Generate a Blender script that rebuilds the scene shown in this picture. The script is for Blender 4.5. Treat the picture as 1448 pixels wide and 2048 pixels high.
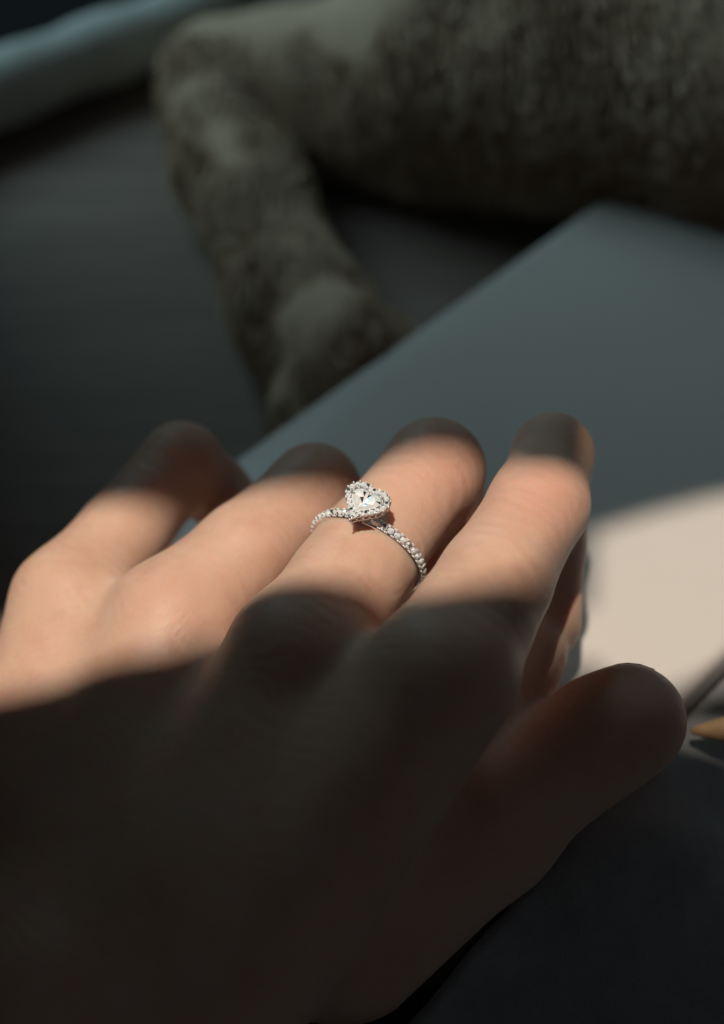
import bpy, bmesh, math, random
import numpy as np
from mathutils import Vector, Matrix

random.seed(7); RNG = np.random.default_rng(7)
scene = bpy.context.scene
for o in list(bpy.data.objects): bpy.data.objects.remove(o)
COL = scene.collection

# ------------------------------------------------------------------ camera
PITCH = math.radians(48.0)
CAM_H = 0.222                       # above the floor (z = 0), metres
HFOV = math.radians(30.0)
cam_d = bpy.data.cameras.new('camera'); cam = bpy.data.objects.new('camera', cam_d); COL.objects.link(cam)
cam.location = (0, 0, CAM_H); cam.rotation_euler = (math.pi/2 - PITCH, 0, 0)
cam_d.sensor_fit = 'HORIZONTAL'; cam_d.sensor_width = 36.0; cam_d.lens = 18.0/math.tan(HFOV/2)
cam_d.clip_start = 0.01; cam_d.clip_end = 60.0
cam_d.dof.use_dof = True; cam_d.dof.focus_distance = 0.207; cam_d.dof.aperture_fstop = cam_d.lens/6.8
scene.camera = cam

# measuring: a viewing ray (photo pixel) and a distance in mm give a place; c2w turns it into world metres
def P(px, py, d):
    k = 2*math.tan(HFOV/2)*d/1448.0
    return np.array([(px-724)*k, -(py-1024)*k, -d], dtype=np.float64)
CP, SP = math.cos(PITCH), math.sin(PITCH)
R_CW = np.array([[1,0,0],[0,SP,-CP],[0,CP,SP]])
def c2w(p): return (np.asarray(p) @ R_CW.T)*0.001 + np.array([0,0,CAM_H])
def d2w(v): return np.asarray(v) @ R_CW.T
def PW(px, py, d): return Vector(c2w(P(px,py,d)))
def on_plane(px, py, z):              # where the viewing ray meets the level z (metres)
    k = P(px,py,1.0); w = k @ R_CW.T
    t = (z-CAM_H)/w[2]
    return Vector((w[0]*t, w[1]*t, z))

# ------------------------------------------------------------------ light
SUN = np.array([-0.12, 0.50, 0.858]); SUN /= np.linalg.norm(SUN)
HAND_C = np.array([0.0, -8.0, -214.0])
LAMP_DIST = 3000.0
lamp_p = HAND_C + SUN*LAMP_DIST
wd = bpy.data.worlds.new('World'); scene.world = wd; wd.use_nodes = True
bg = wd.node_tree.nodes['Background']; bg.inputs[0].default_value = (0.86, 0.97, 1.03, 1); bg.inputs[1].default_value = 0.040

def aim(o, target):
    o.rotation_euler = (Vector(target)-o.location).to_track_quat('-Z','Y').to_euler()
sl = bpy.data.lights.new('sunbeam', 'SPOT'); so = bpy.data.objects.new('sunbeam', sl); COL.objects.link(so)
so.location = c2w(lamp_p); aim(so, c2w(HAND_C))
sl.energy = 395; sl.color = (1.0, 0.88, 0.72); sl.shadow_soft_size = 0.034
sl.spot_size = math.radians(7.4); sl.spot_blend = 0.05
al = bpy.data.lights.new('window_skylight', 'AREA'); ao = bpy.data.objects.new('window_skylight', al); COL.objects.link(ao)
al.shape = 'RECTANGLE'; al.size = 1.2; al.size_y = 0.7; al.energy = 7.6; al.color = (0.63, 0.96, 1.03)
ao.location = (-0.85, 0.90, 0.92); aim(ao, (0.0, 0.25, 0.0))

scene.view_settings.view_transform = 'Standard'; scene.view_settings.look = 'None'
scene.view_settings.gamma = 1.0; scene.view_settings.exposure = 0.0; scene.view_settings.use_curve_mapping = False
scene.render.engine = 'CYCLES'
scene.cycles.use_denoising = True
scene.cycles.sample_clamp_indirect = 4.0; scene.cycles.sample_clamp_direct = 0.0
scene.cycles.max_bounces = 10; scene.cycles.transmission_bounces = 8

# ------------------------------------------------------------------ helpers
def tag(o, label=None, cat=None, group=None, kind=None):
    if label: o['label'] = label
    if cat: o['category'] = cat
    if group: o['group'] = group
    if kind: o['kind'] = kind
    return o
def empty(name, loc):
    o = bpy.data.objects.new(name, None); o.location = loc; o.empty_display_size = 0.01; COL.objects.link(o); return o
def link(name, me, mat, parent=None, smooth=True, origin=None):
    """mesh whose vertices are in world metres; origin moves the object's origin there"""
    o = bpy.data.objects.new(name, me); COL.objects.link(o)
    if origin is None and parent is not None: origin = parent.location.copy() if parent.parent is None else parent.matrix_world.translation.copy()
    if origin is not None:
        me.transform(Matrix.Translation(-Vector(origin)))
        if parent is None: o.location = origin
    if parent is not None: o.parent = parent
    if mat: me.materials.append(mat)
    me.polygons.foreach_set('use_smooth', np.full(len(me.polygons), smooth))
    return o
def mesh_np(name, v, f):
    me = bpy.data.meshes.new(name)
    v = np.asarray(v, np.float32); f = np.asarray(f, np.int32)
    me.vertices.add(len(v)); me.vertices.foreach_set('co', v.ravel())
    n, k = f.shape
    me.loops.add(n*k); me.loops.foreach_set('vertex_index', f.ravel())
    me.polygons.add(n); me.polygons.foreach_set('loop_start', np.arange(n, dtype=np.int32)*k)
    me.polygons.foreach_set('loop_total', np.full(n, k, np.int32))
    me.update(calc_edges=True); me.validate(); return me
def attr(me, name, vals):
    a = me.attributes.new(name, 'FLOAT', 'POINT'); a.data.foreach_set('value', np.asarray(vals, np.float32))

# ---- signed distance shapes, all in viewing millimetres ----
def smin(a, b, k):
    h = np.maximum(k-np.abs(a-b), 0)/k
    return np.minimum(a, b) - h*h*h*k*(1/6.0)
def cone(p, a, b, r1, r2):
    a = a.astype(np.float32); ba = (b-a).astype(np.float32); pa = p-a
    t = np.clip((pa@ba)/np.float32(ba@ba), 0, 1)
    q = pa - t[...,None]*ba
    return np.sqrt(np.einsum('...i,...i->...', q, q)) - (r1+(r2-r1)*t)
def chain(p, pts, k):
    d = None
    for (a, r1), (b, r2) in zip(pts[:-1], pts[1:]):
        c = cone(p, a, b, r1, r2); d = c if d is None else smin(d, c, k)
    return d
def ball(p, c, r, s=(1,1,1)):
    q = (p-c.astype(np.float32))/np.asarray(s, np.float32)
    return (np.sqrt(np.einsum('...i,...i->...', q, q)) - r)*min(s)
def surface_nets(f, lo, hi, h):
    n = np.ceil((np.array(hi)-np.array(lo))/h).astype(int)+1
    ax = [np.float32(lo[i])+np.arange(n[i], dtype=np.float32)*np.float32(h) for i in range(3)]
    g = np.empty(n, np.float32); step = 16
    for i in range(0, n[0], step):
        X, Y, Z = np.meshgrid(ax[0][i:i+step], ax[1], ax[2], indexing='ij')
        g[i:i+step] = f(np.stack([X,Y,Z], -1))
    s = g < 0
    c = np.zeros(n-1, np.int8)
    for dx in (0,1):
        for dy in (0,1):
            for dz in (0,1): c += s[dx:n[0]-1+dx, dy:n[1]-1+dy, dz:n[2]-1+dz]
    act = (c > 0) & (c < 8); idx = np.full(n-1, -1, np.int64); ijk = np.argwhere(act); idx[act] = np.arange(len(ijk))
    acc = np.zeros((len(ijk),3)); cnt = np.zeros(len(ijk))
    offs = [(0,0,0),(1,0,0),(0,1,0),(1,1,0),(0,0,1),(1,0,1),(0,1,1),(1,1,1)]
    for a in offs:
        for axi in range(3):
            if a[axi]: continue
            b = list(a); b[axi] = 1
            ga = g[tuple((ijk+a).T)]; gb = g[tuple((ijk+b).T)]
            m = (ga < 0) != (gb < 0); t = np.where(m, ga/np.where(m, ga-gb, 1), 0)
            pt = ijk + np.array(a) + t[:,None]*(np.array(b)-np.array(a))
            acc[m] += pt[m]; cnt[m] += 1
    v = acc/cnt[:,None]*h + np.array(lo)
    faces = []
    for axi in range(3):
        o1, o2 = [(1,2),(2,0),(0,1)][axi]
        sl0 = [slice(None)]*3; sl1 = [slice(None)]*3; sl0[axi] = slice(0,-1); sl1[axi] = slice(1,None)
        sa, sb = s[tuple(sl0)], s[tuple(sl1)]
        e = np.argwhere(sa != sb); e = e[(e[:,o1] > 0) & (e[:,o2] > 0) & (e[:,o1] < n[o1]-1) & (e[:,o2] < n[o2]-1)]
        ins = sa[tuple(e.T)]
        def cell(d1, d2):
            q = e.copy(); q[:,o1] -= d1; q[:,o2] -= d2; return idx[tuple(q.T)]
        q = np.stack([cell(1,1), cell(0,1), cell(0,0), cell(1,0)], 1)
        q[~ins] = q[~ins][:, ::-1]
        faces.append(q)
    faces = np.concatenate(faces)
    return v, faces
def grad(f, v, e=0.15):
    g = np.zeros((len(v),3), np.float32)
    for i in range(3):
        d = np.zeros(3, np.float32); d[i] = e
        g[:,i] = f((v+d).astype(np.float32)) - f((v-d).astype(np.float32))
    return g/np.maximum(np.linalg.norm(g, axis=1, keepdims=True), 1e-9)
def snap(f, v, it=3):
    for _ in range(it):
        v = v - grad(f, v)*f(v.astype(np.float32))[:,None]*0.9
    return v
def vnoise(p, scale, seed=0):          # smooth value noise
    q = np.asarray(p, np.float64)/scale; i = np.floor(q).astype(np.int64); t = q-i; t = t*t*(3-2*t)
    def hsh(a):
        n = (a[...,0]*73856093) ^ (a[...,1]*19349663) ^ (a[...,2]*83492791) ^ (seed*2654435761)
        n = (n ^ (n >> 13))*1274126177 & 0x7fffffff
        return ((n ^ (n >> 16)) & 0xffff)/65535.0
    r = 0
    for dx in (0,1):
        for dy in (0,1):
            for dz in (0,1):
                w = (t[...,0] if dx else 1-t[...,0])*(t[...,1] if dy else 1-t[...,1])*(t[...,2] if dz else 1-t[...,2])
                r = r + w*hsh(i+np.array([dx,dy,dz]))
    return r-0.5

# ------------------------------------------------------------------ the hand's shape
MCP = [(P(888,1345,191),10.0), (P(598,1312,203.5),10.4), (P(345,1240,220.5),9.8), (P(140,1203,232),9.6)]
IDX = [MCP[0], (P(943,1245,197),8.8), (P(988,1165,201.5),8.3), (P(1078,1008,212),7.6), (P(1105,908,224),6.4), (P(1096,1090,230),6.1), (P(1090,1245,229),6.2)]
MID = [MCP[1], (P(690,1170,213),8.75), (P(736,1105,217),8.6), (P(868,938,227),8.2), (P(893,1108,240),7.0), (P(870,1245,236),6.5)]
RNG_ = [MCP[2], (P(492,1106,227),8.4), (P(628,980,236),7.8), (P(690,1120,244),6.7), (P(720,1230,238),6.4)]
PNK = [MCP[3], (P(248,1066,240),7.7), (P(363,926,247),7.2), (P(428,980,252),6.2), (P(520,1075,250),5.6)]
THB = [(P(690,1860,211),14.0), (P(975,1650,213),10.8), (P(1132,1524,212),8.6), (P(1205,1470,210),8.7), (P(1260,1440,209),8.6)]
WR = [P(330,2130,192), P(190,2110,194), P(60,2060,199), P(-60,2000,205)]
PALMV = np.array([0.02,-0.12,-0.99])
def hand_sdf(p):
    palm = None
    for i,(m,r) in enumerate(MCP):
        c = cone(p, m, WR[i], r, 13.0); palm = c if palm is None else smin(palm, c, 16.0)
        c2 = cone(p, m+PALMV*7+np.array([-3,-7,0]), WR[i]+PALMV*9, r-1.0, 13.0); palm = smin(palm, c2, 9.0)
    palm = smin(palm, cone(p, P(60,2090,194)+PALMV*3, P(-560,2900,190), 21.0, 26.0), 14.0)
    palm = smin(palm, cone(p, P(640,1560,193)+PALMV*10, P(400,1800,190)+PALMV*10, 12, 14), 10.0)
    thumb = chain(p, THB, 5.0)
    palm = smin(palm, thumb, 9.0)
    palm = smin(palm, cone(p, P(1066,1310,223), P(985,1470,219), 5.6, 7.5), 3.0)
    palm = smin(palm, cone(p, P(985,1470,219), P(850,1620,212), 7.5, 10.0), 4.0)
    F = None
    for ch in (IDX, MID, RNG_, PNK):
        c = chain(p, ch, 3.2); F = c if F is None else smin(F, c, 0.8)
    d = smin(palm, F, 4.2)
    # knuckle heads a little proud of the bone line
    for (c, r) in ((MCP[0][0]+np.array([0,0,2.2]), 8.6), (MCP[1][0]+np.array([0.4,0.8,2.2]), 8.2)):
        d = smin(d, ball(p, c, r), 5.0)
    return d
# ---END-SHAPE---

# ------------------------------------------------------------------ materials
def new_mat(name):
    m = bpy.data.materials.new(name); m.use_nodes = True
    nt = m.node_tree; return m, nt, nt.nodes['Principled BSDF']
def nd(nt, t, **kw):
    n = nt.nodes.new(t)
    for k, v in kw.items(): setattr(n, k, v)
    return n
def noise(nt, scale, detail=4, rough=0.55, vec=None):
    n = nd(nt, 'ShaderNodeTexNoise'); n.inputs['Scale'].default_value = scale; n.inputs['Detail'].default_value = detail
    n.inputs['Roughness'].default_value = rough
    if vec is not None: nt.links.new(vec, n.inputs['Vector'])
    return n
def coords(nt, scale=(1,1,1), rot=(0,0,0)):
    tc = nd(nt, 'ShaderNodeTexCoord'); mp = nd(nt, 'ShaderNodeMapping')
    mp.inputs['Scale'].default_value = scale; mp.inputs['Rotation'].default_value = rot
    nt.links.new(tc.outputs['Object'], mp.inputs['Vector']); return mp.outputs[0]
def ramp(nt, fac, stops):
    r = nd(nt, 'ShaderNodeValToRGB'); e = r.color_ramp.elements
    while len(e) < len(stops): e.new(0.5)
    for el, (p, c) in zip(e, stops): el.position = p; el.color = (*c, 1)
    nt.links.new(fac, r.inputs[0]); return r.outputs[0]
def mix(nt, fac, a, b, mode='MIX'):
    m = nd(nt, 'ShaderNodeMix', data_type='RGBA', blend_type=mode)
    for s, v in ((m.inputs[0], fac), (m.inputs[6], a), (m.inputs[7], b)):
        if isinstance(v, (int, float)): s.default_value = v
        elif isinstance(v, tuple): s.default_value = (*v, 1)
        else: nt.links.new(v, s)
    return m.outputs[2]
def bump(nt, h, strength, dist, normal=None):
    b = nd(nt, 'ShaderNodeBump'); b.inputs['Strength'].default_value = strength; b.inputs['Distance'].default_value = dist
    nt.links.new(h, b.inputs['Height'])
    if normal is not None: nt.links.new(normal, b.inputs['Normal'])
    return b.outputs[0]

def mat_skin():
    m, nt, b = new_mat('skin')
    v = coords(nt)
    mott = noise(nt, 110, 8, 0.68, v)
    base = ramp(nt, mott.outputs[0], [(0.3,(0.60,0.365,0.275)), (0.5,(0.66,0.428,0.33)), (0.72,(0.69,0.475,0.38))])
    a = nd(nt, 'ShaderNodeAttribute', attribute_name='knuckle')
    base = mix(nt, a.outputs['Fac'], base, (0.68,0.375,0.29))
    nt.links.new(base, b.inputs['Base Color'])
    b.inputs['Subsurface Weight'].default_value = 0.85
    b.inputs['Subsurface Radius'].default_value = (1.0, 0.27, 0.12)
    b.inputs['Subsurface Scale'].default_value = 0.0028
    b.inputs['Roughness'].default_value = 0.48; b.inputs['Specular IOR Level'].default_value = 0.35
    # fine skin lines: small cells plus creases across the finger
    vo = nd(nt, 'ShaderNodeTexVoronoi', feature='DISTANCE_TO_EDGE'); vo.inputs['Scale'].default_value = 1500
    wv = noise(nt, 500, 3, 0.6, v)
    add = nd(nt, 'ShaderNodeVectorMath', operation='ADD'); sc = nd(nt, 'ShaderNodeVectorMath', operation='SCALE'); sc.inputs['Scale'].default_value = 0.0006
    nt.links.new(wv.outputs['Color'], sc.inputs[0]); nt.links.new(v, add.inputs[0]); nt.links.new(sc.outputs[0], add.inputs[1])
    nt.links.new(add.outputs[0], vo.inputs['Vector'])
    n1 = bump(nt, vo.outputs['Distance'], 0.30, 0.00010)
    cr = nd(nt, 'ShaderNodeAttribute', attribute_name='crease')
    n2 = bump(nt, cr.outputs['Fac'], 0.5, 0.0003, n1)
    n3 = bump(nt, noise(nt, 260, 3, 0.5, v).outputs[0], 0.10, 0.0003, n2)
    nt.links.new(n3, b.inputs['Normal'])
    return m
def mat_metal(name, col, rough):
    m, nt, b = new_mat(name); b.inputs['Metallic'].default_value = 1.0; b.inputs['Base Color'].default_value = (*col, 1); b.inputs['Roughness'].default_value = rough
    n = noise(nt, 2500, 2); nt.links.new(bump(nt, n.outputs[0], 0.08, 0.00005), b.inputs['Normal']); return m
def mat_stone(name, rough):
    m, nt, b = new_mat(name)
    b.inputs['IOR'].default_value = 2.2; b.inputs['Transmission Weight'].default_value = 0.12
    b.inputs['Roughness'].default_value = rough; b.inputs['Coat Weight'].default_value = 0.6; b.inputs['Coat Roughness'].default_value = 0.05
    a = nd(nt, 'ShaderNodeAttribute', attribute_name='facet')      # random pastel per facet: dispersion painted into the base colour
    c = ramp(nt, a.outputs['Fac'], [(0.0,(0.90,0.94,1.0)), (0.35,(0.95,0.96,0.98)), (0.6,(0.74,0.90,1.0)), (0.8,(1.0,0.88,0.88)), (1.0,(0.92,0.98,0.92))])
    nt.links.new(c, b.inputs['Base Color'])
    mm = nd(nt, 'ShaderNodeMath', operation='FRACT'); ml = nd(nt, 'ShaderNodeMath', operation='MULTIPLY'); ml.inputs[1].default_value = 17.3
    gt = nd(nt, 'ShaderNodeMath', operation='GREATER_THAN'); gt.inputs[1].default_value = 0.84
    nt.links.new(a.outputs['Fac'], ml.inputs[0]); nt.links.new(ml.outputs[0], mm.inputs[0]); nt.links.new(mm.outputs[0], gt.inputs[0]); nt.links.new(gt.outputs[0], b.inputs['Metallic'])
    return m
def mat_white():
    m, nt, b = new_mat('white_coated_board'); v = coords(nt)
    c = ramp(nt, noise(nt, 14, 4, 0.6, v).outputs[0], [(0.3,(0.57,0.52,0.495)), (0.7,(0.605,0.555,0.53))])
    nt.links.new(c, b.inputs['Base Color']); b.inputs['Roughness'].default_value = 0.42; b.inputs['Specular IOR Level'].default_value = 0.7; b.inputs['Coat Weight'].default_value = 0.8; b.inputs['Coat Roughness'].default_value = 0.35; b.inputs['Coat IOR'].default_value = 1.7
    nt.links.new(bump(nt, noise(nt, 900, 3, 0.6, v).outputs[0], 0.12, 0.0002), b.inputs['Normal']); return m
def mat_floor():
    m, nt, b = new_mat('dark_wood_grain'); v = coords(nt, (1.6, 26, 1), (0,0,math.radians(-4)))
    g = noise(nt, 9, 6, 0.62, v); g2 = noise(nt, 60, 3, 0.5, v)
    c = ramp(nt, g.outputs[0], [(0.28,(0.155,0.115,0.097)), (0.5,(0.21,0.158,0.136)), (0.72,(0.26,0.198,0.172))])
    c = mix(nt, 0.25, c, ramp(nt, g2.outputs[0], [(0.3,(0.14,0.107,0.09)), (0.7,(0.29,0.225,0.193))]))
    nt.links.new(c, b.inputs['Base Color']); b.inputs['Roughness'].default_value = 0.6; b.inputs['Specular IOR Level'].default_value = 0.25
    nt.links.new(bump(nt, g2.outputs[0], 0.3, 0.0004), b.inputs['Normal']); return m
def mat_fabric(name, c0, c1, scale, rough=0.95, bs=0.5, sheen=0.0):
    m, nt, b = new_mat(name); v = coords(nt)
    n = noise(nt, scale, 5, 0.65, v)
    nt.links.new(ramp(nt, n.outputs[0], [(0.32,c0), (0.68,c1)]), b.inputs['Base Color'])
    b.inputs['Roughness'].default_value = rough; b.inputs['Specular IOR Level'].default_value = 0.1; b.inputs['Sheen Weight'].default_value = sheen
    nt.links.new(bump(nt, noise(nt, scale*12, 3, 0.6, v).outputs[0], bs, 0.0006), b.inputs['Normal']); return m
M_skin = mat_skin()
M_silver = mat_metal('polished_silver', (0.95,0.94,0.94), 0.26)
M_bead = mat_metal('bright_silver_beads', (0.95,0.96,0.99), 0.45)
M_gem = mat_stone('clear_stone', 0.18)
M_white = mat_white(); M_floor = mat_floor()
M_fur = mat_fabric('olive_brown_fur', (0.50,0.36,0.25), (0.64,0.485,0.35), 40, bs=0.8, sheen=0.2)
M_cloth = mat_fabric('charcoal_cloth', (0.27,0.275,0.285), (0.34,0.347,0.36), 160)
M_pad = mat_fabric('pale_grey_cloth', (0.50,0.53,0.50), (0.60,0.63,0.60), 70, bs=0.4)
M_wood = mat_fabric('tan_wood', (0.42,0.25,0.13), (0.58,0.38,0.22), 200, rough=0.6, bs=0.2)
M_blocker = mat_fabric('dark_blocker', (0.03,0.03,0.032), (0.04,0.04,0.042), 40, rough=0.7, bs=0.1)  # for the unseen boards that block light
def mat_nail():
    m, nt, b = new_mat('fingernail'); b.inputs['Base Color'].default_value = (0.78,0.52,0.44,1); b.inputs['Roughness'].default_value = 0.25
    b.inputs['Subsurface Weight'].default_value = 0.5; b.inputs['Subsurface Radius'].default_value = (1,0.4,0.25); b.inputs['Subsurface Scale'].default_value = 0.001
    nt.links.new(bump(nt, noise(nt, 700, 2, 0.5, coords(nt,(1,0.1,1))).outputs[0], 0.1, 0.0002), b.inputs['Normal']); return m
M_nail = mat_nail()

# ------------------------------------------------------------------ setting
def prism(outline, z0, z1, fillet=0.0, steps=4):
    """upright prism over a closed outline, upper and lower edges rounded by fillet"""
    o = np.asarray(outline, float); n = len(o)
    e = np.roll(o,-1,0)-np.roll(o,1,0); nrm = np.stack([e[:,1],-e[:,0]],1); nrm /= np.linalg.norm(nrm,axis=1,keepdims=True)
    rings = []
    if fillet > 0:
        for i in range(steps+1):
            a = math.pi/2*i/steps; rings.append((o-nrm*fillet*(1-math.sin(a)), z0+fillet*(1-math.cos(a))))
        for i in range(steps+1):
            a = math.pi/2*(1-i/steps); rings.append((o-nrm*fillet*(1-math.sin(a)), z1-fillet*(1-math.cos(a))))
    else: rings = [(o, z0), (o, z1)]
    v = [(x,y,z) for r,z in rings for x,y in r]; f = []
    for k in range(len(rings)-1):
        for i in range(n): j = (i+1) % n; f.append((k*n+i, k*n+j, (k+1)*n+j, (k+1)*n+i))
    f.append(tuple(reversed(range(n)))); f.append(tuple(range((len(rings)-1)*n, len(rings)*n)))
    me = bpy.data.meshes.new('prism'); me.from_pydata(v, [], f); me.update(); return me
floor = link('floor', prism([(-1.5,-0.6),(1.5,-0.6),(1.5,2.0),(-1.5,2.0)], -0.03, 0.0), M_floor, smooth=False, origin=(0,0.3,-0.03))
tag(floor, kind='structure')

# unseen boards added to cut the sunbeam, edges shaped to give the lit band
e1 = np.array([1,0,0])-SUN[0]*SUN; e1 /= np.linalg.norm(e1); e2 = np.cross(SUN, e1)
BOARD_C = HAND_C + SUN*300.0
UP_EDGE = [(-240,17),(-44,17),(-15,14.6),(0,15.2),(10,16.3),(17.5,16.0),(20.5,14),(23,8.4),(27,8.6),(33.7,8.0),(34.2,16),(34.7,24),(45,28.2),(58,32.6),(240,60)]
LO_EDGE = [(-240,-22),(-52,-16),(-28,-13),(-17,-8.5),(-4,-7.5),(2,-7.5),(6,-10),(10,-14.5),(17,-12.6),(23,-10.8),(26,-8.5),(28.5,-3.5),(31.5,-2),(33.5,-3),(36,-9),(42,-9),(43.5,-14.4),(62,-14.4),(240,-14.4)]
def dense(pts, n=220):
    p = np.array(pts, float); x = np.concatenate([np.linspace(-240,-60,6), np.linspace(-58,70,n), np.linspace(75,240,6)])
    y = np.interp(x, p[:,0], p[:,1])
    for _ in range(2): y[1:-1] = (y[:-2]+2*y[1:-1]+y[2:])/4
    return np.stack([x,y],1)
def board(edge, far):
    edge = [tuple(q) for q in edge]; v, f = [], []
    for t in (0.0, 2.0):
        for q in edge: v.append(BOARD_C+e1*q[0]+e2*q[1]+SUN*t)
        for q in edge: v.append(BOARD_C+e1*q[0]+e2*far+SUN*t)
    n = len(edge)
    for i in range(n-1):
        f += [(i,i+1,n+i+1,n+i), (2*n+i,2*n+i+1,3*n+i+1,3*n+i), (i,i+1,2*n+i+1,2*n+i), (n+i,n+i+1,3*n+i+1,3*n+i)]
    for a in (0, n-1): f.append((a, n+a, 3*n+a, 2*n+a))
    return v, f
FILL_BLOCKER = [(x,y,z) for x in (-0.150,-0.135) for y in (0.0,0.325) for z in (0.001,0.44)]  # unseen upright panel, added to keep the skylight off the hand
va, fa = board(dense(UP_EDGE), 240.0); vb, fb = board(dense(LO_EDGE), -240.0)
vc, fc = board([(42.2,-8.6),(46.7,-7.2),(52.6,-4.0),(60,-2),(240,-2)], -12.5)       # added bar, shades the cloth along the box's near edge
me = bpy.data.meshes.new('beam_blocker'); me.from_pydata([tuple(x) for x in c2w(np.array(va+vb+vc))], [], fa+[tuple(i+len(va) for i in q) for q in fb]+[tuple(i+len(va)+len(vb) for i in q) for q in fc]); me.update()
nb = len(va)+len(vb)+len(vc); me2 = bpy.data.meshes.new('beam_blocker')
me2.from_pydata([tuple(q.co) for q in me.vertices]+FILL_BLOCKER, [], [tuple(p.vertices) for p in me.polygons]+[tuple(nb+i for i in q) for q in ((0,1,3,2),(4,6,7,5),(0,4,5,1),(2,3,7,6),(0,2,6,4),(1,5,7,3))]); me2.update(); me = me2
tag(link('beam_blocker', me, M_blocker, smooth=False, origin=tuple(c2w(BOARD_C))), kind='structure')

# ------------------------------------------------------------------ white box under the hand
ZB = 0.025
a0 = on_plane(470,910,ZB); a1 = on_plane(1150,430,ZB); La = (a1-a0).normalized(); Wa = Vector((La.y,-La.x,0))
end = (on_plane(1400,458,ZB)-a0).dot(La)+0.005; wid = (on_plane(1405,1356,ZB)-a0).dot(Wa)
def rrect(l0, l1, w0, w1, r, n=10):
    pts = []
    for cx, cy, s in ((l1-r,w0+r,-90), (l1-r,w1-r,0), (l0+r,w1-r,90), (l0+r,w0+r,180)):
        for i in range(n+1):
            a = math.radians(s+90*i/n); pts.append((cx+r*math.cos(a), cy+r*math.sin(a)))
    return [(a0.x+La.x*l+Wa.x*w, a0.y+La.y*l+Wa.y*w) for l,w in pts][::-1]
box = link('white_box', prism(rrect(-0.054, end, 0, wid, 0.016), 0.0005, ZB, 0.0025, 5), M_white, origin=(a0.x,a0.y,0))
tag(box, 'smooth white slab-like box with a rounded corner under the hand', 'box')

# ------------------------------------------------------------------ hand
v, f = surface_nets(hand_sdf, (-122,-178,-266), (62,24,-160), 0.85)
v = snap(hand_sdf, v, 3)
def spot(p, c, r): return np.exp(-np.sum((p-c)**2,1)/(r*r))
kn = 0.85*spot(v, IDX[3][0]+np.array([-1,0,7]), 9) + 0.65*spot(v, MID[3][0]+np.array([0,0,6]), 9) + 0.3*spot(v, RNG_[2][0], 11) + 0.35*spot(v, PNK[2][0], 12)
kn += 0.25*spot(v, MCP[1][0]+np.array([0,4,10]), 9) + 0.25*spot(v, MCP[2][0]+np.array([2,5,10]), 9)
# folds of skin over the finger joints
cr = np.zeros(len(v))
for ch, i in ((IDX,3), (MID,3), (RNG_,2), (PNK,2)):
    a = ch[i][0]-ch[i-1][0]; a /= np.linalg.norm(a); s = (v-ch[i][0])@a
    wob = vnoise(v, 4.0, 3)*2.6
    cr += (0.55 if ch is IDX else 1.0)*spot(v, ch[i][0]+np.array([0,2,6]), 8)*(0.5+0.5*np.sin((s+wob)*2*math.pi/1.9))*0.8
for ch in (IDX, MID, RNG_, PNK):
    a = ch[1][0]-ch[0][0]; a /= np.linalg.norm(a); s = (v-ch[0][0])@a
    cr += 0.10*np.sin((s+vnoise(v,5.0,5)*5.0)*2*math.pi/2.6)
me = mesh_np('hand', c2w(v), f); attr(me, 'knuckle', np.clip(kn,0,1)); attr(me, 'crease', cr)
hand_root = Vector(c2w(WR[1]))
hand = link('hand', me, M_skin, origin=hand_root)
tag(hand, 'bare left hand, fingers loosely curled, wearing a ring, crossed by sunlight', 'hand')
# fine pale hairs
fc = v[f].mean(1); pr_ = fc-IDX[0][0]; ia = IDX[3][0]-IDX[0][0]; il = np.linalg.norm(ia); ia = ia/il; al_ = pr_@ia
gn = np.cross(v[f[:,1]]-v[f[:,0]], v[f[:,2]]-v[f[:,0]]); gn /= np.maximum(np.linalg.norm(gn,axis=1,keepdims=True),1e-9)
side = (al_ > -9) & (al_ < il+1) & (gn[:,0] > 0.55) & (gn[:,2] > -0.35) & (np.linalg.norm(pr_-al_[:,None]*ia,axis=1) < 10.5)
back = (gn[:,2] > 0.2) & (fc[:,1] > -60)
pk = np.concatenate([RNG.choice(np.where(side)[0], 1800), RNG.choice(np.where(back)[0], 1500)])
hp_ = fc[pk]+RNG.normal(size=(len(pk),3))*0.25; hn = gn[pk]; fdir = np.array([0.55,0.55,-0.35])
hd = hn*RNG.uniform(0.35,0.8,(len(pk),1))+fdir*0.55+RNG.normal(size=hn.shape)*0.16; hd /= np.linalg.norm(hd,axis=1,keepdims=True)
hs_ = np.cross(hd, hn); hs_ /= np.maximum(np.linalg.norm(hs_,axis=1,keepdims=True),1e-9); hl = RNG.uniform(0.35,0.8,(len(pk),1)); hw = 0.006
q = np.stack([hp_-hn*0.1-hs_*hw, hp_-hn*0.1+hs_*hw, hp_+hd*hl*0.6+fdir*0.05+hs_*hw*0.8, hp_+hd*hl*0.6+fdir*0.05-hs_*hw*0.8, hp_+hd*hl+fdir*0.25+hs_*hw*0.15, hp_+hd*hl+fdir*0.25-hs_*hw*0.15],1).reshape(-1,3)
b6 = np.arange(len(pk))[:,None]*6
M_hair = mat_fabric('pale_body_hair', (0.62,0.50,0.38), (0.72,0.60,0.48), 300, rough=0.5, bs=0.05)
tag(link('hair', mesh_np('hair', c2w(q), np.concatenate([b6+np.array([[0,1,2,3]]), b6+np.array([[3,2,4,5]])])), M_hair, hand), kind='stuff')
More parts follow.
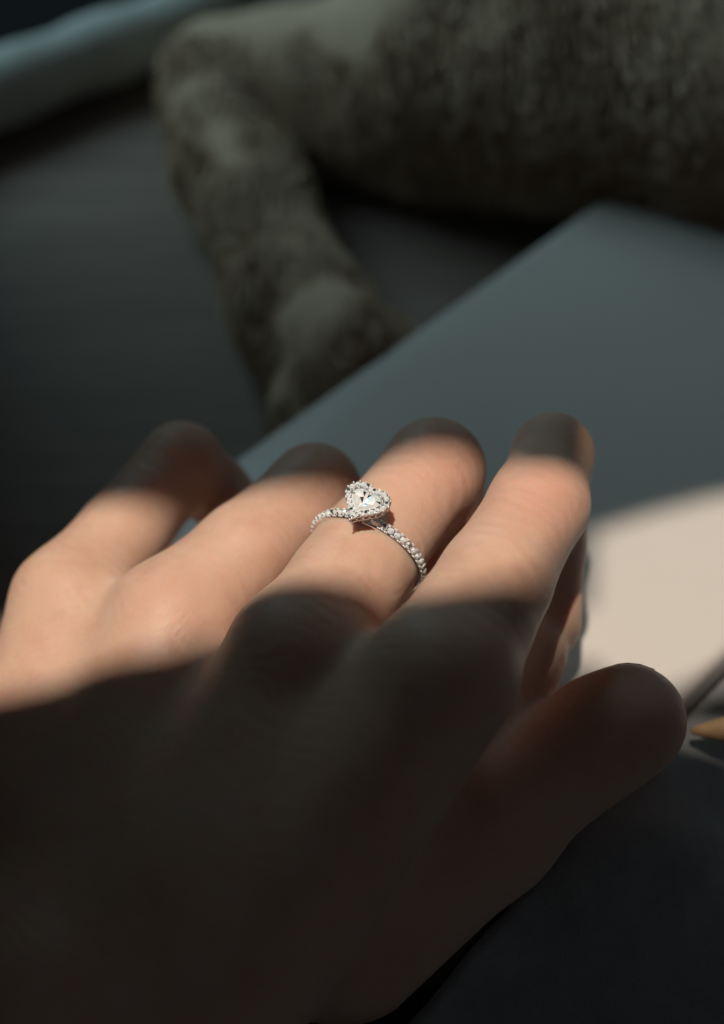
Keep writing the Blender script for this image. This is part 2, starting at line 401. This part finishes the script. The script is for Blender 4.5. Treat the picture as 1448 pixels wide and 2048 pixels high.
# thumbnail, on the side of the thumb turned away from the palm
tn = THB[-1][0]-THB[-2][0]; tn /= np.linalg.norm(tn)
up = np.array([0.25,0.70,-0.66]); up -= tn*(up@tn); up /= np.linalg.norm(up); sd = np.cross(tn, up)
nv, nf = [], []; NU, NV = 9, 9
for i in range(NU):
    for j in range(NV):
        a = (j/(NV-1)-0.5)*1.5; t = -4.5+11.5*i/(NU-1); rr = 8.85 if t < 0 else math.sqrt(8.75**2-(0.99*t)**2)+0.08
        a *= 1.0 if t < 2 else math.sqrt(max(0.1,1-((t-2)/6.2)**2))
        nv.append(THB[-1][0]+tn*t+up*rr*math.cos(a)+sd*rr*math.sin(a))
for i in range(NU-1):
    for j in range(NV-1): nf.append((i*NV+j, i*NV+j+1, (i+1)*NV+j+1, (i+1)*NV+j))
link('thumbnail', mesh_np('thumbnail', c2w(np.array(nv)), nf), M_nail, hand)

# ------------------------------------------------------------------ ring
RC = P(736,1105,217); RA = np.array([0.433,0.75,-0.5]); RA /= np.linalg.norm(RA)
RU = np.array([0.866,-0.5,0.0]); RV = np.cross(RA, RU); RV = RV if RV[2] > 0 else -RV
HA = math.radians(-20)
def rdir(phi): return RV*math.cos(phi+HA)+RU*math.sin(phi+HA)
RI, RO = 8.85, 9.75
ring = empty('ring', Vector(c2w(RC)))
tag(ring, 'slim silver ring with heart-shaped clear stone and jewelled band on the finger', 'ring')
# band: rounded section swept round the finger
sec = [(-0.95,RI+0.1),(-0.75,RI),(0.75,RI),(0.95,RI+0.1),(1.0,RI+0.45),(0.88,RO-0.12),(0.62,RO),(-0.62,RO),(-0.88,RO-0.12),(-1.0,RI+0.45)]
nv, nf = [], []; NB = 144
for i in range(NB):
    d = rdir(2*math.pi*i/NB)
    for w, r in sec: nv.append(RC+RA*w*0.95+d*r)
k = len(sec)
for i in range(NB):
    for j in range(k): nf.append((i*k+j, i*k+(j+1)%k, ((i+1)%NB)*k+(j+1)%k, ((i+1)%NB)*k+j))
link('band', mesh_np('band', c2w(np.array(nv)), nf), M_silver, ring)

def brilliant(r, h, n=8):
    """round cut: flat top, star and kite facets, girdle, pavilion; unit frame x,y + z up"""
    v = []; f = []
    for i in range(n): a = 2*math.pi*i/n; v.append((0.55*r*math.cos(a), 0.55*r*math.sin(a), h))
    for i in range(2*n): a = math.pi*i/n; rr = r if i % 2 == 0 else r*0.99; v.append((rr*math.cos(a), rr*math.sin(a), 0.12*h if i%2 else 0.05*h))
    v.append((0,0,-1.1*r))
    f.append(tuple(range(n)))
    for i in range(n):
        g = n+2*i; g1 = n+(2*i+1)%(2*n); g2 = n+(2*i+2)%(2*n)
        f += [(i, g, g1), (i, g1, (i+1)%n), ((i+1)%n, g1, g2)]
    for i in range(2*n): f.append((n+i, 3*n, n+(i+1)%(2*n)))
    return v, f
def gem_mesh(name, v, f, seed):
    me = bpy.data.meshes.new(name); me.from_pydata(v, [], f); me.update()
    a = me.attributes.new('facet', 'FLOAT', 'FACE'); r = np.random.default_rng(seed); a.data.foreach_set('value', r.random(len(f)).astype(np.float32)); return me
def frame_matrix(p, x, y, z):
    M = Matrix.Identity(4)
    for c, q in enumerate((x,y,z)):
        q = d2w(q); 
        for r in range(3): M[r][c] = q[r]*0.001
    w = c2w(p)
    for r in range(3): M[r][3] = w[r]
    return M
def place(name, me, mat, M, parent):
    o = bpy.data.objects.new(name, me); COL.objects.link(o)
    if mat and not me.materials: me.materials.append(mat)
    o.parent = parent; o.matrix_parent_inverse = Matrix.Translation(-ring.location) ; o.matrix_basis = M
    return o
pave = [gem_mesh('pave_stone', *brilliant(0.57, 0.42), s) for s in range(4)]
STEP = 1.25/RO; PHI0 = math.radians(20)
bead_pts = []
for side in (-1, 1):
    for i in range(11 if side > 0 else 10):
        ph = side*(PHI0+STEP*i); d = rdir(ph); t = rdir(ph+math.pi/2)
        rot = random.uniform(-0.4,0.4); x = t*math.cos(rot)+RA*math.sin(rot); y = np.cross(d, x)
        place('pave_stone', pave[(i*3+side) % 4], M_gem, frame_matrix(RC+d*(RO+0.03), x, y, d), ring)
        for dd in (-0.5, 0.5):
            p2 = side*(PHI0+STEP*(i+dd))
            if dd < 0 and i > 0: continue
            for w in (-0.72, 0.72):
                for q in (-0.14, 0.14): bead_pts.append((RC+rdir(p2+q/RO*1.1)*(RO+0.08)+RA*w, 0.19))
def beads_mesh(pts):
    bm = bmesh.new()
    for p, r in pts: bmesh.ops.create_icosphere(bm, subdivisions=1, radius=r*0.001, matrix=Matrix.Translation(Vector(c2w(p))))
    me = bpy.data.meshes.new('beads'); bm.to_mesh(me); bm.free(); return me
tag(link('beads', beads_mesh(bead_pts), M_bead, ring), kind='stuff')

# heart head: x across, y towards the lobes, z out of the finger
HN = rdir(0.0); TIP = -RA + RU*(-0.16); TIP -= HN*(TIP@HN); TIP /= np.linalg.norm(TIP)
HY = -TIP; HX = np.cross(HY, HN)
HC = RC + HN*13.4
def heart(n, s, phase=0.0):
    out = []
    t = np.linspace(0, 2*math.pi, 721); x = 16*np.sin(t)**3; y = 13*np.cos(t)-3.5*np.cos(2*t)-1.2*np.cos(3*t)-0.6*np.cos(4*t)
    L = np.concatenate([[0], np.cumsum(np.hypot(np.diff(x), np.diff(y)))]); q = ((np.arange(n)+phase)/n*L[-1]) % L[-1]
    x = np.interp(q, L, x); y = np.interp(q, L, y)
    return np.stack([x/32.0*7.6*s, (y+2.6)/26.5*7.2*s], 1)
def hp(x, y, z): return HC+HX*x+HY*y+HN*z
# heart stone with table, crown, girdle and pavilion facets
n = 16; g = heart(2*n, 0.64); t1 = heart(n, 0.46, 0.25); t2 = heart(n//2, 0.24, 0.4); rr_ = np.random.default_rng(3)
hv = [(x,y,0.30) for x,y in g] + [(x,y,0.72+0.10*(i%2)+rr_.uniform(-.05,.05)) for i,(x,y) in enumerate(t1)] + [(x,y,0.70+rr_.uniform(-.22,.16)) for x,y in t2] + [(0.1,-0.25,0.52), (0,-0.2,-1.5)]
hf = []; m2 = n//2; A, B, Cc = 2*n, 3*n, 3*n+m2
for i in range(n):
    a, b_, c = 2*i, (2*i+1) % (2*n), (2*i+2) % (2*n); i1 = (i+1) % n
    hf += [(A+i, a, b_), (A+i, b_, c), (A+i, c, A+i1)]
    k0, k1 = B+(i//2), B+((i//2+1) % m2)
    hf += [(A+i, A+i1, k0)] if i % 2 == 0 else [(A+i, A+i1, k1), (A+i, k1, k0)]
for i in range(m2): hf.append((B+i, B+(i+1) % m2, Cc))
for i in range(2*n): hf.append(((i+1) % (2*n), i, Cc+1))
hs = place('heart_stone', gem_mesh('heart_stone', hv, hf, 5), M_gem, frame_matrix(HC, HX, HY, HN), ring)
tag(hs, 'large clear heart-cut centre stone')
# halo of small round stones on a heart-shaped plate
NH = 22; hal = heart(NH, 0.86, 0.5)
hmesh = [gem_mesh('halo_stone', *brilliant(0.47, 0.34), s) for s in range(20,24)]
for i,(x,y) in enumerate(hal):
    r = random.uniform(0,6.28); X = HX*math.cos(r)+HY*math.sin(r); Y = np.cross(HN, X)
    place('halo_stone', hmesh[i%4], M_gem, frame_matrix(hp(x,y,0.22), X, Y, HN), ring)
def loft(rings):
    v = [p for r in rings for p in r]; n = len(rings[0]); f = []
    for k in range(len(rings)-1):
        for i in range(n): j = (i+1) % n; f.append((k*n+i, k*n+j, (k+1)*n+j, (k+1)*n+i))
    me = mesh_np('loft', c2w(np.array(v)), f); return me
def hring(s, z, n=88): return [hp(x,y,z) for x,y in heart(n, s)]
plate = link('halo_plate', loft([hring(0.62,0.05), hring(0.70,0.12), hring(0.98,0.12), hring(1.0,0.0), hring(1.0,-0.22), hring(0.95,-0.28), hring(0.62,-0.28), hring(0.62,0.05)]), M_silver, ring)
link('gallery_rail', loft([hring(0.84,-0.95), hring(0.92,-0.98), hring(0.94,-1.15), hring(0.90,-1.42), hring(0.80,-1.46), hring(0.78,-1.2), hring(0.84,-0.95)]), M_silver, ring)
link('basket', loft([hring(0.80,-1.42), hring(0.70,-1.9), hring(0.52,-2.6), hring(0.36,-3.4), hring(0.30,-3.9)]), M_silver, ring)
pr = []
bm = bmesh.new()
for i,(x,y) in enumerate(heart(NH, 0.97, 0.0)):          # posts between plate and rail
    a = Vector(c2w(hp(x,y,-0.2))); b = Vector(c2w(hp(x*0.94,y*0.94,-1.05))); d = b-a
    M = Matrix.Translation((a+b)/2) @ d.to_track_quat('Z','Y').to_matrix().to_4x4()
    bmesh.ops.create_cone(bm, cap_ends=True, segments=8, radius1=0.00017, radius2=0.0002, depth=d.length, matrix=M)
me = bpy.data.meshes.new('posts'); bm.to_mesh(me); bm.free(); tag(link('posts', me, M_silver, ring), kind='stuff')
for i,(x,y) in enumerate(heart(NH, 0.99, 0.0)): pr.append((hp(x,y,0.22), 0.21))
for i,(x,y) in enumerate(heart(NH-4, 0.69, 0.2)): pr.append((hp(x,y,0.34), 0.17))
tag(link('beads', beads_mesh(pr), M_bead, ring), kind='stuff')

# ------------------------------------------------------------------ cat behind the box
def TP(px, py, h): return np.array(P(px,py,1.0))*((h-CAM_H)*1000/(CP*P(px,py,1.0)[1]+SP*P(px,py,1.0)[2]))
LEG = [(TP(430,165,0.016),14.5), (TP(440,270,0.014),13.5), (TP(505,420,0.0135),13.0), (TP(592,610,0.014),14.2), (TP(668,715,0.014),15.5)]
TOES = [(TP(755,690,0.011),9.5), (TP(720,745,0.010),9.5), (TP(670,790,0.010),9.5), (TP(610,805,0.010),9.0)]
BODY = [(TP(430,150,0.017),15.0), (TP(640,160,0.022),20.0), (TP(850,140,0.030),28.0), (TP(1120,125,0.036),34.0), (TP(1460,190,0.038),35.0), (TP(1800,190,0.038),35.0)]
def cat_raw(p):
    d = smin(chain(p, LEG, 6.0), chain(p, BODY, 8.0), 9.0)
    for c, r in TOES: d = smin(d, ball(p, c, r), 4.0)
    return d
def cat_sdf(p):
    d = cat_raw(p)
    return d + (vnoise(p, 14.0, 11)*2.6 + vnoise(p, 6.0, 12)*0.6).astype(np.float32)
lo = np.min([c-r for c,r in LEG+TOES+BODY],0)-6; hi = np.max([c+r for c,r in LEG+TOES+BODY],0)+6; hi[0] = min(hi[0], 175)
tv, tf = surface_nets(cat_sdf, lo, hi, 2.2)
cat_o = Vector(c2w(TP(600,400,0.0)))
wv = c2w(tv); keep = None
wv[:,2] = np.maximum(wv[:,2], 0.0006)
cat = link('cat', mesh_np('cat', wv, tf), M_fur, origin=cat_o)
tag(cat, 'olive-brown cat lying with one foreleg stretched out behind the white box', 'cat')
# tufts
cs = wv[tf].mean(1); nn = np.cross(wv[tf[:,1]]-wv[tf[:,0]], wv[tf[:,2]]-wv[tf[:,0]]); nn /= np.maximum(np.linalg.norm(nn,axis=1,keepdims=True),1e-12)
ok = (cs[:,2] > 0.003); pick = RNG.choice(np.where(ok)[0], 45000)
pp = cs[pick]; pn = nn[pick]
flow = np.stack([vnoise(pp*1000, 22.0, s) for s in (31,32,33)],1)*1.5 + np.array([0.45,-0.75,-0.35])
dr = pn*0.45+flow; dr /= np.linalg.norm(dr,axis=1,keepdims=True)
sdv = np.cross(dr, RNG.normal(size=(len(pp),3))); sdv /= np.linalg.norm(sdv,axis=1,keepdims=True)
ln = RNG.uniform(0.004,0.008,len(pp))[:,None]; wdv = RNG.uniform(0.0003,0.0006,len(pp))[:,None]
mid = pp+dr*ln*0.55; tipd = dr*0.7+np.array([0,-0.2,-0.5])+sdv*0.3
q = np.stack([pp-sdv*wdv-pn*0.001, pp+sdv*wdv-pn*0.001, mid+sdv*wdv*0.8, mid-sdv*wdv*0.8, mid+tipd*ln*0.45+sdv*wdv*0.15, mid+tipd*ln*0.45-sdv*wdv*0.15],1).reshape(-1,3)
q[:,2] = np.maximum(q[:,2], 0.0008)
b6 = np.arange(len(pp))[:,None]*6
fq = np.concatenate([b6+np.array([[0,1,2,3]]), b6+np.array([[3,2,4,5]])])
tag(link('fur', mesh_np('fur', q, fq), M_fur, cat), kind='stuff')

# ------------------------------------------------------------------ padded bar, cloth, stick
def tube(path, radii, n=24, jitter=0.0, seed=1):
    path = [Vector(p) for p in path]; rr = np.random.default_rng(seed); v = []; f = []
    for i, p in enumerate(path):
        t = (path[min(i+1,len(path)-1)]-path[max(i-1,0)]).normalized(); x = t.cross(Vector((0,0,1))).normalized(); y = x.cross(t)
        for j in range(n):
            a = 2*math.pi*j/n; k = radii[i]*(1+jitter*rr.normal())
            v.append(p+x*k*math.cos(a)+y*k*math.sin(a))
    m = len(path)
    for i in range(m-1):
        for j in range(n): f.append((i*n+j, i*n+(j+1)%n, (i+1)*n+(j+1)%n, (i+1)*n+j))
    f.append(tuple(reversed(range(n)))); f.append(tuple(range((m-1)*n, m*n)))
    me = bpy.data.meshes.new('tube'); me.from_pydata(v, [], f); me.update(); return me
b0 = Vector(c2w(TP(-260,300,0.0115))); b1 = Vector(c2w(TP(470,-10,0.0115)))
pts, rad = [], []
for i in range(40):
    t = i/39; pts.append(b0.lerp(b1,t)+Vector((0,0.003*math.sin(t*5),0))); e = min(t,1-t)*39
    rad.append(0.0105*(math.sqrt(1-(1-min(e,3)/3)**2) if e < 3 else 1)*(1+0.05*math.sin(t*23))+0.0003)
bar = link('padded_bar', tube(pts, rad, 24, 0.01), M_pad, origin=(b0.x,b0.y,0))
tag(bar, 'pale grey padded bar lying on the dark floor beyond the cat', 'bar')

# black sheet added on the floor, stands for the shade beyond the bar
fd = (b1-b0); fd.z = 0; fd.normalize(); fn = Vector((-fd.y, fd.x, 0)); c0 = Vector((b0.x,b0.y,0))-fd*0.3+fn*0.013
M_shade_sheet = mat_fabric('black_shade_sheet', (0.012,0.012,0.013), (0.020,0.020,0.022), 220)
shade_o = link('floor_shade_sheet', prism([tuple((c0+fd*a+fn*b)[:2]) for a, b in ((0,0),(0.9,0),(0.9,0.5),(0,0.5))], 0.0005, 0.0045, 0.0015), M_shade_sheet, origin=c0)
tag(shade_o, 'black sheet standing in for shade on the floor beyond the pale grey padded bar', 'mat')

# dark charcoal cloth heaped on the floor along the near side of the box
NL, NW = 110, 70; cv = []; l0, l1 = end-0.40, end+0.10
for i in range(NL):
    for j in range(NW):
        l = l0+(l1-l0)*i/(NL-1); w = wid+0.0015+0.13*j/(NW-1)
        p = a0+La*l+Wa*w; q = np.array([[p.x*1000,p.y*1000,0]])
        h = 0.016+0.007*math.sin((w*80+vnoise(q,40,41)[0]*5+l*22))*0.6+0.008*vnoise(q,26,42)[0]+0.003*vnoise(q,9,43)[0]
        e = min(i, NL-1-i, NW-1-j)/6.0; h = 0.002+(h-0.002)*min(1,e)
        cv.append((p.x,p.y,max(0.0025,min(h,0.0245))))
top = len(cv); cv += [(x,y,0.0007) for x,y,z in cv]; cf = []
for i in range(NL-1):
    for j in range(NW-1):
        a = i*NW+j; cf.append((a,a+NW,a+NW+1,a+1)); cf.append((top+a,top+a+1,top+a+NW+1,top+a+NW))
rim = [i*NW for i in range(NL)]+[(NL-1)*NW+j for j in range(1,NW)]+[i*NW+NW-1 for i in range(NL-2,-1,-1)]+[j for j in range(NW-2,0,-1)]
for a, b_ in zip(rim, rim[1:]+rim[:1]): cf.append((a,top+a,top+b_,b_))
cloth = link('dark_cloth', mesh_np('dark_cloth', np.array(cv), cf), M_cloth, origin=(cv[0][0],cv[0][1],0))
tag(cloth, 'dark charcoal cloth heaped in deep shade beside the near edge of the white box', 'cloth')

s0 = Vector(c2w(TP(1383,1462,0.026))); s1 = Vector(c2w(TP(1640,1452,0.026))); L = (s1-s0).length
ts = [0,0.002,0.004,0.008,0.012,0.016,0.02,0.03,0.05,L]; rs = [0.0006,0.0012,0.0018,0.0027,0.0034,0.0038,0.004,0.004,0.004,0.004]
stick = link('wooden_stick', tube([s0.lerp(s1,t/L) for t in ts], rs, 12), M_wood, origin=(s0.x,s0.y,s0.z-0.004))
tag(stick, 'tan wooden stick with a tapered end on the dark charcoal cloth', 'stick')
